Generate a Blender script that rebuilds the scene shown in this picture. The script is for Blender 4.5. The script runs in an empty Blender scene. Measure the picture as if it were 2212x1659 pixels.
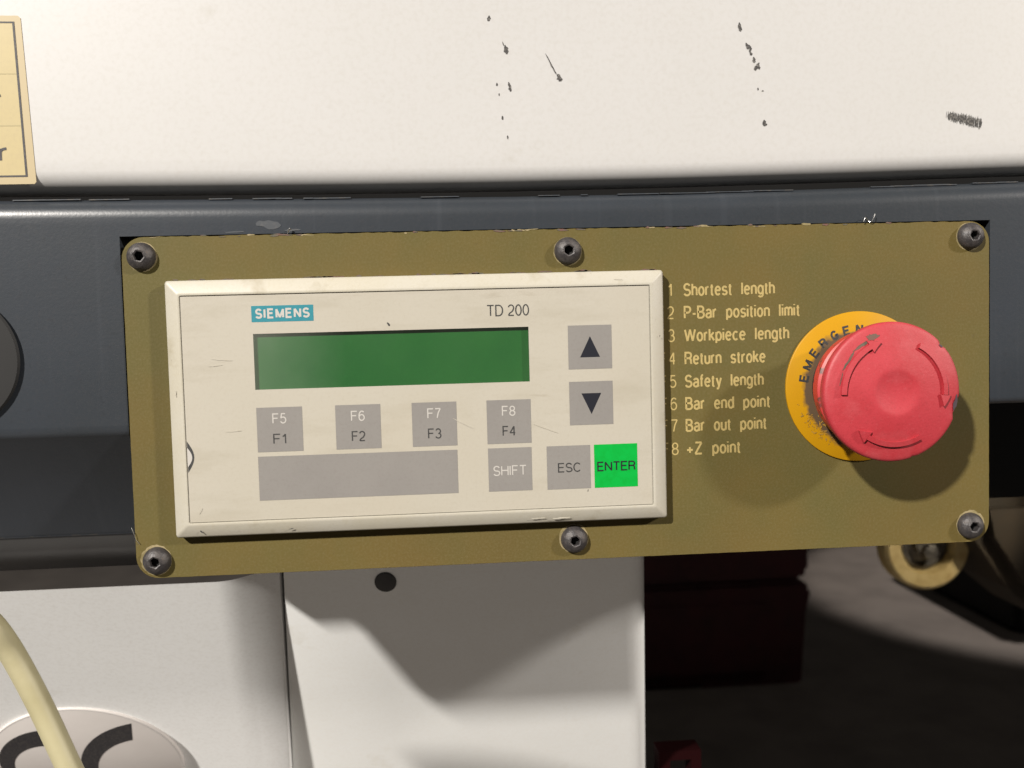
import bpy, bmesh, math, random
from mathutils import Vector, Matrix, noise
random.seed(7)
S = 0.001                       # everything below is written in millimetres: x right, y up, z towards the viewer
sc = bpy.context.scene
C = sc.collection
def P(x, y, z=0.0): return Vector((x*S, -z*S, y*S))

# ------------------------------------------------------------------ camera
rx, ry, rz = 0.05501130300533117, 0.07276036764154727, 0.030985058752085185
cx, sx, cy_, sy, cz, sz = math.cos(rx), math.sin(rx), math.cos(ry), math.sin(ry), math.cos(rz), math.sin(rz)
Rm = Matrix(((cz,-sz,0),(sz,cz,0),(0,0,1))) @ Matrix(((cy_,0,sy),(0,1,0),(-sy,0,cy_))) @ Matrix(((1,0,0),(0,cx,-sx),(0,sx,cx)))
cam = bpy.data.cameras.new('camera')
co = bpy.data.objects.new('camera', cam); C.objects.link(co)
ax = [Vector((Rm[i][0], -Rm[i][2], Rm[i][1])) for i in range(3)]
M = Matrix((ax[0], ax[1], ax[2])).transposed().to_4x4()
M.translation = P(6.317, 20.433, 288.896)
co.matrix_world = M
cam.sensor_width = 36; cam.lens = 36*2050/2212
cam.clip_start = 0.01; cam.clip_end = 50
cam.dof.use_dof = True; cam.dof.focus_distance = 0.288; cam.dof.aperture_fstop = 19
sc.camera = co

# ------------------------------------------------------------------ world, lamps, exposure
w = bpy.data.worlds.new('World'); sc.world = w; w.use_nodes = True
bg = w.node_tree.nodes['Background']; bg.inputs[0].default_value = (1.0, 0.93, 0.85, 1); bg.inputs[1].default_value = 0.022
sc.view_settings.view_transform = 'Standard'; sc.view_settings.look = 'None'
sc.view_settings.exposure = 0; sc.view_settings.gamma = 1
def lamp(name, kind, pos, target, power, size=0.1, col=(1,1,1), sy_=None, spot=None, blend=0.2):
    l = bpy.data.lights.new(name, kind); l.energy = power; l.color = col
    if kind == 'AREA':
        l.shape = 'RECTANGLE' if sy_ else 'DISK'; l.size = size
        if sy_: l.size_y = sy_
    else: l.shadow_soft_size = size
    if spot: l.spot_size = math.radians(spot); l.spot_blend = blend
    o = bpy.data.objects.new(name, l); C.objects.link(o); o.location = P(*pos)
    o.rotation_euler = (P(*target)-P(*pos)).to_track_quat('-Z', 'Y').to_euler(); return o
T0 = (60, 0, 0)
def along(d, dist, t=T0): return tuple(t[i]+d[i]/math.sqrt(sum(q*q for q in d))*dist for i in range(3))
lamp('ceiling_lamp_left', 'AREA', along((-0.80, 0.80, 1), 5500), T0, 745.0, 0.24, (1.0, 0.945, 0.875))
lamp('ceiling_lamp_right', 'AREA', along((1.6, 0.80, 1), 4400), T0, 189.0, 0.30, (1.0, 0.93, 0.855))
lamp('low_fill_light', 'AREA', (-300, -1700, 1700), T0, 5.0, 2.2, (1.0, 0.93, 0.85), 1.6)  # added low fill lamp standing in for light bounced off the floor
lamp('floor_fill_spot', 'SPOT', (2330, 1500, -3120), (2330, -1000, -3120), 270, 0.06, (1.0, 0.9, 0.82), spot=45, blend=0.22)  # added spot; its cone edge imitates the shadow line on the floor
lamp('bay_fill_light', 'AREA', (1400, 1700, -1300), (1100, -1000, -2700), 4.5, 1.2, (1.0, 0.9, 0.8), 1.2)  # added lamp that lifts the dark bay, no source known there
lamp('wheel_fill_spot', 'SPOT', (640, -40, -440), (522, -222, -700), 3.6, 0.02, (1.0, 0.9, 0.72), spot=30, blend=0.6)  # added spot that brightens the guide wheel

# ------------------------------------------------------------------ materials
KALB = 0.735                                     # darkens other colours; lower panels stay brighter to make up for their weak light
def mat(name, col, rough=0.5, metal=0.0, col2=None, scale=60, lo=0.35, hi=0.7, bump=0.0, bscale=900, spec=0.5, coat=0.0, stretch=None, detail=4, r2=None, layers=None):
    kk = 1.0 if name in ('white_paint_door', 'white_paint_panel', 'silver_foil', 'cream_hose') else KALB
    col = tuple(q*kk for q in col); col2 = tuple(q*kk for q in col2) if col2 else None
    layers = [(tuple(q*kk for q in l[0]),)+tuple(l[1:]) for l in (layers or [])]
    m = bpy.data.materials.new(name); m.use_nodes = True; nt = m.node_tree; N = nt.nodes; L = nt.links
    b = N['Principled BSDF']; b.inputs['Roughness'].default_value = rough; b.inputs['Metallic'].default_value = metal
    b.inputs['Specular IOR Level'].default_value = spec; b.inputs['Coat Weight'].default_value = coat
    b.inputs['Base Color'].default_value = (*col, 1)
    tc = N.new('ShaderNodeTexCoord'); mp = N.new('ShaderNodeMapping'); L.new(tc.outputs['Object'], mp.inputs[0])
    if stretch: mp.inputs['Scale'].default_value = stretch
    cur = None
    def nz(sc_, det=detail, src=mp):
        n = N.new('ShaderNodeTexNoise'); n.inputs['Scale'].default_value = sc_; n.inputs['Detail'].default_value = det
        n.inputs['Roughness'].default_value = 0.6; L.new(src.outputs[0], n.inputs['Vector']); return n
    def mr(n, a, bb, c=0.0, d=1.0):
        r = N.new('ShaderNodeMapRange'); L.new(n.outputs[0], r.inputs[0])
        for i, v in enumerate((a, bb, c, d)): r.inputs[i+1].default_value = v
        return r
    if col2:
        n = nz(scale); r = mr(n, lo, hi)
        mx = N.new('ShaderNodeMix'); mx.data_type = 'RGBA'; L.new(r.outputs[0], mx.inputs[0])
        mx.inputs[6].default_value = (*col, 1); mx.inputs[7].default_value = (*col2, 1); cur = mx.outputs[2]
        if r2 is not None:
            q = mr(n, lo, hi, rough, r2); L.new(q.outputs[0], b.inputs['Roughness'])
    for (c3, s3, a3, b3, strn, st3) in (layers or []):
        mp3 = N.new('ShaderNodeMapping'); L.new(tc.outputs['Object'], mp3.inputs[0])
        if st3: mp3.inputs['Scale'].default_value = st3
        n = nz(s3, 5, mp3); r = mr(n, a3, b3, 0, strn)
        mx = N.new('ShaderNodeMix'); mx.data_type = 'RGBA'; L.new(r.outputs[0], mx.inputs[0])
        if cur: L.new(cur, mx.inputs[6])
        else: mx.inputs[6].default_value = (*col, 1)
        mx.inputs[7].default_value = (*c3, 1); cur = mx.outputs[2]
    if cur: L.new(cur, b.inputs['Base Color'])
    if bump:
        n = nz(bscale, 3); bp = N.new('ShaderNodeBump'); bp.inputs['Strength'].default_value = bump; bp.inputs['Distance'].default_value = 0.0004
        L.new(n.outputs[0], bp.inputs['Height']); L.new(bp.outputs[0], b.inputs['Normal'])
    return m
m_khaki = mat('khaki_anodised', (0.124,0.092,0.027), 0.55, 0.0, (0.104,0.088,0.028), 22, 0.4, 0.62, 0.05, 1500, 0.16,
              layers=[((0.115,0.077,0.024), 9, 0.5, 0.68, 0.55, None), ((0.07,0.055,0.03), 300, 0.66, 0.8, 0.5, None), ((0.17,0.14,0.07), 1400, 0.45, 0.75, 0.35, None)])
m_white = mat('white_paint', (0.505,0.498,0.490), 0.42, 0, (0.485,0.478,0.465), 5, 0.4, 0.65, 0.015, 1500, 0.4,
              layers=[((0.35,0.33,0.27), 60, 0.66, 0.8, 0.35, None), ((0.40,0.38,0.34), 700, 0.45, 0.75, 0.25, None)])
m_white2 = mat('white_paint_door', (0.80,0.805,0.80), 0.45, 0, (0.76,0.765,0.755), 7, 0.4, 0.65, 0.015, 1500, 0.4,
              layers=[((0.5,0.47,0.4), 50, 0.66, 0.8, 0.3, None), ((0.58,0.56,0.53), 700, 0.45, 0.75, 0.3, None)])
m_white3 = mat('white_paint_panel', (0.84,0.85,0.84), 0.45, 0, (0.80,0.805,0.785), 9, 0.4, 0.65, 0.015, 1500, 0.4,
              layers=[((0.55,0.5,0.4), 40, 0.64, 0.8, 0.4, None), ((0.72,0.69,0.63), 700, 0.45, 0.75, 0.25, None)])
m_blue = mat('blue_grey_enamel', (0.034,0.040,0.049), 0.31, 0, (0.027,0.032,0.038), 14, 0.38, 0.62, 0.07, 1200, 0.45, r2=0.36,
              layers=[((0.05,0.056,0.066), 8, 0.55, 0.75, 0.35, (30,1,1)), ((0.015,0.015,0.016), 500, 0.6, 0.8, 0.4, None), ((0.045,0.045,0.05), 1300, 0.5, 0.75, 0.4, None)])
m_edge = mat('bare_edge_and_highlight', (0.075,0.068,0.058), 0.5, 0, (0.03,0.036,0.045), 500, 0.3, 0.5)
m_black = mat('black_plastic', (0.012,0.012,0.013), 0.5)
m_dark = mat('dark_interior', (0.006,0.006,0.006), 0.8)
m_cream = mat('cream_plastic', (0.45,0.425,0.36), 0.45, 0, (0.435,0.405,0.325), 40, 0.4, 0.7, 0.06, 1300, 0.4,
              layers=[((0.25,0.21,0.13), 70, 0.58, 0.76, 0.65, None), ((0.2,0.16,0.10), 300, 0.68, 0.8, 0.6, None), ((0.38,0.34,0.24), 900, 0.5, 0.75, 0.3, None)])
m_memb = mat('membrane_film', (0.44,0.412,0.350), 0.36, 0, (0.42,0.392,0.325), 12, 0.42, 0.66, 0.05, 1600, 0.4,
              layers=[((0.30,0.27,0.20), 26, 0.52, 0.74, 0.4, (1,1,4)), ((0.22,0.18,0.12), 90, 0.66, 0.8, 0.5, (0.4,1,2)), ((0.44,0.40,0.33), 14, 0.5, 0.7, 0.5, None), ((0.35,0.31,0.25), 1000, 0.5, 0.75, 0.25, None)])
m_key = mat('grey_print', (0.238,0.226,0.212), 0.36, 0, (0.224,0.212,0.20), 60, 0.4, 0.7, 0.05, 1600, 0.4,
              layers=[((0.18,0.16,0.145), 1000, 0.5, 0.75, 0.3, None)])
m_green = mat('green_print', (0.002,0.36,0.045), 0.5, 0, (0.002,0.32,0.035), 500, 0.4, 0.7, 0, 0, 0.12)
m_teal = mat('teal_print', (0.025,0.20,0.25), 0.4, 0, (0.03,0.22,0.27), 800, 0.4, 0.7)
m_wprint = mat('white_print', (0.46,0.44,0.41), 0.45)
m_dprint = mat('dark_print', (0.030,0.030,0.030), 0.5, 0, (0.05,0.05,0.048), 1500, 0.4, 0.7)
m_dprint2 = mat('navy_print', (0.008,0.009,0.016), 0.45)
m_gold = mat('pale_yellow_print', (0.42,0.32,0.12), 0.5, 0, (0.34,0.26,0.10), 900, 0.45, 0.7)
m_lcd = mat('lcd_green', (0.003,0.078,0.011), 0.45, 0, (0.013,0.105,0.016), 25, 0.35, 0.7, 0, 0, 0.3,
              layers=[((0.01,0.12,0.02), 1500, 0.5, 0.8, 0.4, None)])
m_lcdw = mat('lcd_recess', (0.012,0.05,0.016), 0.5)
m_red = mat('red_plastic', (0.42,0.026,0.038), 0.58, 0, (0.37,0.016,0.024), 60, 0.4, 0.65, 0.12, 1500, 0.5,
              layers=[((0.46,0.09,0.10), 70, 0.5, 0.75, 0.5, None), ((0.26,0.014,0.018), 1300, 0.5, 0.7, 0.3, None), ((0.5,0.12,0.13), 1000, 0.58, 0.75, 0.22, None)])
m_redd = mat('red_plastic_dirty', (0.46,0.03,0.03), 0.5, 0, (0.08,0.03,0.025), 260, 0.56, 0.66)
m_grime = mat('grey_green_grime', (0.085,0.08,0.055), 0.8, 0, (0.14,0.06,0.045), 500, 0.4, 0.65)
m_redline = mat('dark_red_outline', (0.19,0.016,0.02), 0.7, 0, (0.27,0.025,0.03), 500, 0.4, 0.65)
m_chipd = mat('dark_chip', (0.05,0.03,0.04), 0.7)
m_steel = mat('blackened_steel', (0.042,0.038,0.039), 0.46, 0.25, (0.075,0.066,0.062), 450, 0.4, 0.65, 0.35, 1500, 0.5, r2=0.6,
              layers=[((0.16,0.10,0.05), 500, 0.6, 0.75, 0.6, None)])
m_soil = mat('faint_soiling', (0.43,0.40,0.335), 0.6, 0, (0.385,0.35,0.28), 700, 0.45, 0.65)
m_ring = mat('dust_ring', (0.30,0.24,0.13), 0.7, 0, (0.20,0.16,0.06), 500, 0.4, 0.6)
m_stick = mat('aged_yellow_label', (0.42,0.34,0.16), 0.5, 0, (0.44,0.36,0.18), 40, 0.4, 0.7, layers=[((0.36,0.29,0.15), 900, 0.45, 0.75, 0.4, None)])
m_stick2 = mat('aged_label_border', (0.41,0.33,0.185), 0.5)
m_ink = mat('black_ink', (0.02,0.018,0.022), 0.6, 0, (0.06,0.055,0.05), 1200, 0.45, 0.7)
m_line = mat('faint_ink', (0.36,0.30,0.15), 0.6)
m_scuff = mat('dark_scuff', (0.035,0.032,0.03), 0.7, 0, (0.25,0.235,0.21), 1500, 0.48, 0.75)
m_silver = mat('silver_foil', (0.52,0.49,0.47), 0.38, 0.15, (0.48,0.45,0.43), 30, 0.4, 0.7, 0.05, 1500)
m_tube = mat('cream_hose', (0.33,0.30,0.185), 0.5, 0, (0.29,0.26,0.15), 60, 0.4, 0.7, 0.08, 1200, 0.45,
              layers=[((0.12,0.09,0.05), 220, 0.72, 0.78, 0.8, None)])
m_chrome = mat('bright_metal', (0.7,0.7,0.68), 0.25, 1.0)
m_floor = mat('concrete_floor', (0.16,0.142,0.128), 0.7, 0, (0.12,0.106,0.096), 6, 0.4, 0.7, 0.2, 40, 0.3)
m_cart = mat('dark_red_paint', (0.075,0.012,0.015), 0.7, 0, (0.045,0.008,0.010), 10, 0.4, 0.7)
m_wheel = mat('yellow_nylon', (0.75,0.58,0.27), 0.55, 0, (0.55,0.39,0.15), 60, 0.42, 0.62)
m_rust = mat('brown_casting', (0.04,0.026,0.012), 0.8, 0, (0.025,0.018,0.01), 25, 0.4, 0.65)
m_hub = mat('hub_metal', (0.10,0.09,0.08), 0.5, 0.5, (0.2,0.18,0.15), 90, 0.4, 0.6)

def disc_mat():                                 # yellow disc with a dark ring near the collar: oily wear plus painted shadow
    m = mat('yellow_disc', (0.47,0.24,0.001), 0.5, 0, (0.44,0.215,0.001), 60, 0.4, 0.7, 0, 0, 0.2)
    nt = m.node_tree; N = nt.nodes; L = nt.links; b = N['Principled BSDF']
    src = b.inputs['Base Color'].links[0].from_socket
    tc = N.new('ShaderNodeTexCoord'); ln = N.new('ShaderNodeVectorMath'); ln.operation = 'LENGTH'; L.new(tc.outputs['Object'], ln.inputs[0])
    n = N.new('ShaderNodeTexNoise'); n.inputs['Scale'].default_value = 420; n.inputs['Detail'].default_value = 6; L.new(tc.outputs['Object'], n.inputs['Vector'])
    n2 = N.new('ShaderNodeTexNoise'); n2.inputs['Scale'].default_value = 75; L.new(tc.outputs['Object'], n2.inputs['Vector'])
    a = N.new('ShaderNodeMath'); a.operation = 'MULTIPLY_ADD'; L.new(n.outputs[0], a.inputs[0]); a.inputs[1].default_value = 0.0035; L.new(ln.outputs['Value'], a.inputs[2])
    a2 = N.new('ShaderNodeMath'); a2.operation = 'MULTIPLY_ADD'; L.new(n2.outputs[0], a2.inputs[0]); a2.inputs[1].default_value = -0.006; L.new(a.outputs[0], a2.inputs[2])
    r = N.new('ShaderNodeMapRange'); L.new(a2.outputs[0], r.inputs[0]); r.inputs[1].default_value = 0.0160; r.inputs[2].default_value = 0.0175; r.inputs[3].default_value = 1; r.inputs[4].default_value = 0
    mx = N.new('ShaderNodeMix'); mx.data_type = 'RGBA'; L.new(r.outputs[0], mx.inputs[0]); L.new(src, mx.inputs[6]); mx.inputs[7].default_value = (0.07,0.045,0.025,1)
    L.new(mx.outputs[2], b.inputs['Base Color']); return m
m_disc = disc_mat()

def film_mat():                                 # clear film: mostly transparent, glossy, with haze painted in
    m = bpy.data.materials.new('clear_window_film'); m.use_nodes = True; nt = m.node_tree; N = nt.nodes; L = nt.links
    N.remove(N['Principled BSDF']); out = N['Material Output']
    t = N.new('ShaderNodeBsdfTransparent'); t.inputs[0].default_value = (0.97,0.99,0.96,1)
    g = N.new('ShaderNodeBsdfGlossy'); g.inputs['Roughness'].default_value = 0.22
    d = N.new('ShaderNodeBsdfDiffuse'); d.inputs[0].default_value = (0.55,0.58,0.5,1)
    fr = N.new('ShaderNodeValue'); fr.outputs[0].default_value = 0.045
    m1 = N.new('ShaderNodeMixShader'); L.new(fr.outputs[0], m1.inputs[0]); L.new(t.outputs[0], m1.inputs[1]); L.new(g.outputs[0], m1.inputs[2])
    tc = N.new('ShaderNodeTexCoord'); n = N.new('ShaderNodeTexNoise'); n.inputs['Scale'].default_value = 35; n.inputs['Detail'].default_value = 5; L.new(tc.outputs['Object'], n.inputs['Vector'])
    sp = N.new('ShaderNodeSeparateXYZ'); L.new(tc.outputs['Object'], sp.inputs[0])
    # pale reflected haze painted over the left part of the window
    gx = N.new('ShaderNodeMapRange'); L.new(sp.outputs[0], gx.inputs[0]); gx.inputs[1].default_value = -0.048; gx.inputs[2].default_value = -0.022; gx.inputs[3].default_value = 0.20; gx.inputs[4].default_value = 0.03
    r = N.new('ShaderNodeMath'); r.operation = 'MULTIPLY'; L.new(n.outputs[0], r.inputs[0]); L.new(gx.outputs[0], r.inputs[1])
    m2 = N.new('ShaderNodeMixShader'); L.new(r.outputs[0], m2.inputs[0]); L.new(m1.outputs[0], m2.inputs[1]); L.new(d.outputs[0], m2.inputs[2])
    L.new(m2.outputs[0], out.inputs[0]); return m
m_film = film_mat()

# ------------------------------------------------------------------ mesh helpers (millimetres in, metres out)
def thing(name, label, cat, loc=(0,0,0), group=None, kind=None):
    o = bpy.data.objects.new(name, None); C.objects.link(o); o.location = P(*loc); o.empty_display_size = 0.01
    o['label'] = label; o['category'] = cat
    if group: o['group'] = group
    if kind: o['kind'] = kind
    return o
def off(parent):
    v = Vector((0,0,0))
    while parent is not None: v += parent.location; parent = parent.parent
    return v
def obj(name, vf, m, parent=None, smooth=False, origin=None, label=None, bevel=0.0, bseg=2, auto=None):
    vs, fs = vf
    me = bpy.data.meshes.new(name)
    o = bpy.data.objects.new(name, me); C.objects.link(o)
    org = P(*origin) if origin else off(parent)
    me.from_pydata([P(*v)-org for v in vs], [], fs); me.update()
    bm = bmesh.new(); bm.from_mesh(me)
    if bevel: bmesh.ops.bevel(bm, geom=[e for e in bm.edges if len(e.link_faces) == 2 and e.calc_face_angle(0) > 0.5], offset=bevel*S, segments=bseg, affect='EDGES', clamp_overlap=True)
    bmesh.ops.recalc_face_normals(bm, faces=bm.faces) if not auto else None
    bm.to_mesh(me); bm.free()
    me.materials.append(m)
    if smooth:
        for p in me.polygons: p.use_smooth = True
        try: me.set_sharp_from_angle(angle=math.radians(38))
        except Exception: pass
    o.parent = parent; o.location = org - off(parent)
    if label: o['label'] = label
    return o
def join(*vfs):
    V, F = [], []
    for v, f in vfs:
        k = len(V); V += list(v); F += [tuple(i+k for i in q) for q in f]
    return V, F
def box(x0, x1, y0, y1, z0, z1):
    v = [(x,y,z) for z in (z0,z1) for y in (y0,y1) for x in (x0,x1)]
    return v, [(0,2,3,1),(4,5,7,6),(0,1,5,4),(2,6,7,3),(0,4,6,2),(1,3,7,5)]
def prism(pts, z0, z1):
    n = len(pts); v = [(x,y,z0) for x,y in pts]+[(x,y,z1) for x,y in pts]
    return v, [tuple(range(n-1,-1,-1)), tuple(range(n,2*n))]+[(i,(i+1)%n,n+(i+1)%n,n+i) for i in range(n)]
def rrect(x0, x1, y0, y1, r, n=6):
    p = []
    for cx_, cy, a0 in ((x1-r,y1-r,0),(x0+r,y1-r,90),(x0+r,y0+r,180),(x1-r,y0+r,270)):
        for i in range(n+1):
            a = math.radians(a0+90*i/n); p.append((cx_+r*math.cos(a), cy+r*math.sin(a)))
    return p
def loops(lps, close_first=False, close_last=False):
    n = len(lps[0]); V = [p for l in lps for p in l]; F = []
    for k in range(len(lps)-1):
        for i in range(n): F.append((k*n+i, k*n+(i+1)%n, (k+1)*n+(i+1)%n, (k+1)*n+i))
    if close_first: F.append(tuple(range(n-1,-1,-1)))
    if close_last: F.append(tuple(range((len(lps)-1)*n, len(lps)*n)))
    return V, F
def frame_rect(x0, x1, y0, y1, prof, r=0.8, n=4):        # prof = [(inset, z)...]
    return loops([[(x,y,z) for x,y in rrect(x0+i, x1-i, y0+i, y1-i, max(0.05, r-i*0.1), n)] for i, z in prof])
def lathe(cx_, cy, prof, n=72, mod=None, close_first=True, close_last=True):
    ls = []
    for r, z in prof:
        l = []
        for i in range(n):
            a = 2*math.pi*i/n; rr, zz = (r, z) if not mod else mod(r, z, a)
            l.append((cx_+rr*math.cos(a), cy+rr*math.sin(a), zz))
        ls.append(l)
    return loops(ls, close_first, close_last)
def sweep(xs, prof_fn, cap=False):
    ls = [[(x+q[2] if len(q) > 2 else x, q[0], q[1]) for q in prof_fn(x)] for x in xs]; n = len(ls[0])
    V = [p for l in ls for p in l]; F = []
    for k in range(len(ls)-1):
        for i in range(n-1): F.append((k*n+i, k*n+i+1, (k+1)*n+i+1, (k+1)*n+i))
    return V, F
def interp(tab, x):
    if x <= tab[0][0]: a, b = tab[0], tab[1]
    elif x >= tab[-1][0]: a, b = tab[-2], tab[-1]
    else:
        for a, b in zip(tab, tab[1:]):
            if a[0] <= x <= b[0]: break
    t = (x-a[0])/(b[0]-a[0])
    if t < 0 or t > 1: t = max(-0.5, min(1.5, t))
    return a[1]+(b[1]-a[1])*t
def arc(cx_, cy, rx_, ry_, a0, a1, n=None):
    n = n or max(3, int(abs(a1-a0)/15)); return [(cx_+rx_*math.cos(math.radians(a0+(a1-a0)*i/n)), cy+ry_*math.sin(math.radians(a0+(a1-a0)*i/n))) for i in range(n+1)]
def bowl(w_, xh=0.71): return arc(w_/2, xh/2, w_/2, xh/2, 0, 360, 24)
G = {}
def g(ch, w_, *st): G[ch] = (w_, st)
g('F', .50, [(.5,1),(0,1),(0,0)], [(0,.53),(.44,.53)])
g('E', .54, [(.54,1),(0,1),(0,0),(.55,0)], [(0,.53),(.48,.53)])
g('T', .60, [(0,1),(.6,1)], [(.3,1),(.3,0)])
g('H', .60, [(0,0),(0,1)], [(.6,0),(.6,1)], [(0,.53),(.6,.53)])
g('I', 0.0, [(0,0),(0,1)])
g('N', .60, [(0,0),(0,1),(.6,0),(.6,1)])
g('M', .72, [(0,0),(0,1),(.36,.0),(.72,1),(.72,0)])
g('D', .60, [(0,0),(.26,0)]+arc(.26,.5,.34,.5,-90,90)+[(0,1),(0,0)])
g('P', .52, [(0,0),(0,1),(.28,1)]+arc(.28,.74,.25,.26,90,-90)+[(0,.48)])
g('B', .55, [(0,0),(0,1),(.28,1)]+arc(.28,.765,.22,.235,90,-90)+[(0,.53)], [(.28,.53)]+arc(.28,.265,.27,.265,90,-90)+[(0,0)])
g('R', .58, [(0,0),(0,1),(.30,1)]+arc(.30,.75,.25,.25,90,-90)+[(0,.5)], [(.30,.5)]+arc(.34,.30,.18,.2,90,0)+[(.53,.12),(.58,0)])
g('S', .56, arc(.28,.745,.255,.255,20,270)+arc(.28,.25,.28,.25,78,-160))
g('C', .64, arc(.34,.5,.34,.5,42,318))
g('G', .66, arc(.34,.5,.34,.5,42,345)+[(.66,.45),(.38,.45)])
g('Y', .60, [(0,1),(.3,.45),(.6,1)], [(.3,.45),(.3,0)])
g('Z', .58, [(.02,1),(.57,1),(0,0),(.58,0)])
g('W', .92, [(0,1),(.22,0),(.46,1),(.70,0),(.92,1)])
g('+', .52, [(0,.36),(.52,.36)], [(.26,.1),(.26,.62)])
g('-', .28, [(0,.36),(.28,.36)])
g('0', .48, arc(.24,.5,.24,.5,90,450,28))
g('1', .22, [(0,.76),(.10,.80),(.22,1),(.22,0)])
g('2', .48, arc(.24,.72,.235,.28,165,-20)+[(.36,.40),(.10,.20),(0,0),(.48,0)])
g('3', .48, arc(.23,.745,.215,.255,160,-90), arc(.23,.255,.25,.265,82,-160))
g('4', .52, [(.40,0),(.40,1),(0,.30),(.52,.30)])
g('5', .48, [(.44,1),(.10,1),(.04,.52)]+arc(.23,.32,.25,.32,125,-155))
g('6', .48, arc(.24,.31,.24,.31,0,360,24), arc(.27,.5,.27,.5,50,190))
g('7', .48, [(0,1),(.48,1),(.28,.55),(.17,0)])
g('8', .48, arc(.24,.75,.21,.24,0,360,24), arc(.24,.255,.24,.255,0,360,24))
g('a', .44, arc(.22,.49,.20,.22,160,0)+[(.42,.12),(.47,.0)], [(.42,.42)]+arc(.20,.19,.20,.19,80,300)+[(.42,.17)])
g('b', .44, [(0,0),(0,1)], bowl(.44))
g('c', .42, arc(.22,.355,.22,.355,45,315))
g('d', .44, [(.44,0),(.44,1)], bowl(.44))
g('e', .44, [(0,.38),(.44,.38)]+arc(.22,.355,.22,.355,5,318))
g('f', .22, [(.08,0),(.08,.82)]+arc(.20,.85,.12,.15,180,90)+[(.24,1)], [(-.04,.69),(.22,.69)])
g('g', .44, [(.44,.71),(.44,-.05)]+arc(.22,-.06,.22,.20,0,-150), bowl(.44))
g('h', .40, [(0,0),(0,1)], [(0,.45)]+arc(.20,.50,.20,.21,170,0)+[(.40,0)])
g('i', 0.0, [(0,0),(0,.71)], [(0,.90),(0,1)])
g('k', .40, [(0,0),(0,1)], [(.38,.71),(.02,.30)], [(.14,.42),(.41,0)])
g('l', 0.0, [(0,0),(0,1)])
g('m', .64, [(0,0),(0,.71)], [(0,.5)]+arc(.16,.52,.16,.19,170,0)+[(.32,0)], [(.32,.5)]+arc(.48,.52,.16,.19,170,0)+[(.64,0)])
g('n', .40, [(0,0),(0,.71)], [(0,.45)]+arc(.20,.50,.20,.21,170,0)+[(.40,0)])
g('o', .44, bowl(.44))
g('p', .44, [(0,.71),(0,-.25)], bowl(.44))
g('r', .24, [(0,0),(0,.71)], [(0,.42)]+arc(.20,.48,.19,.22,165,95)+[(.25,.71)])
g('s', .40, arc(.20,.525,.18,.18,20,262)+arc(.20,.175,.20,.175,82,-160))
g('t', .22, [(.08,.90),(.08,.12)]+arc(.18,.10,.10,.10,190,270)+[(.23,.01)], [(-.04,.69),(.22,.69)])
g('u', .40, [(0,.71),(0,.22)]+arc(.20,.21,.20,.21,180,360), [(.40,.71),(.40,0)])
g('y', .42, [(0,.71),(.22,.03)], [(.42,.71),(.19,-.10),(.13,-.22),(0,-.23)])
def ribbon(pl, w_, z):
    closed = math.hypot(pl[0][0]-pl[-1][0], pl[0][1]-pl[-1][1]) < 1e-6 and len(pl) > 3
    q = [pl[0]]
    for p in pl[1:]:
        if math.hypot(p[0]-q[-1][0], p[1]-q[-1][1]) > 1e-4: q.append(p)
    if closed and len(q) > 3: q = q[:-1] if math.hypot(q[0][0]-q[-1][0], q[0][1]-q[-1][1]) < 1e-4 else q
    n = len(q); A, B = [], []
    def nrm(a, b):
        d = math.hypot(b[0]-a[0], b[1]-a[1]); return (-(b[1]-a[1])/d, (b[0]-a[0])/d)
    for i in range(n):
        if closed: n1 = nrm(q[i-1], q[i]); n2 = nrm(q[i], q[(i+1) % n])
        else:
            n1 = nrm(q[i-1], q[i]) if i else nrm(q[0], q[1]); n2 = nrm(q[i], q[i+1]) if i < n-1 else n1
        m_ = (n1[0]+n2[0], n1[1]+n2[1]); L_ = math.hypot(*m_)
        if L_ < 0.25: m_ = n2; k = 1
        else: m_ = (m_[0]/L_, m_[1]/L_); k = min(1/max(0.2, m_[0]*n1[0]+m_[1]*n1[1]), 1.55)
        A.append((q[i][0]+m_[0]*k*w_/2, q[i][1]+m_[1]*k*w_/2, z)); B.append((q[i][0]-m_[0]*k*w_/2, q[i][1]-m_[1]*k*w_/2, z))
    V = A+B; F = [(n+i, n+(i+1) % n, (i+1) % n, i) for i in range(n if closed else n-1)]
    return V, F
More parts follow.
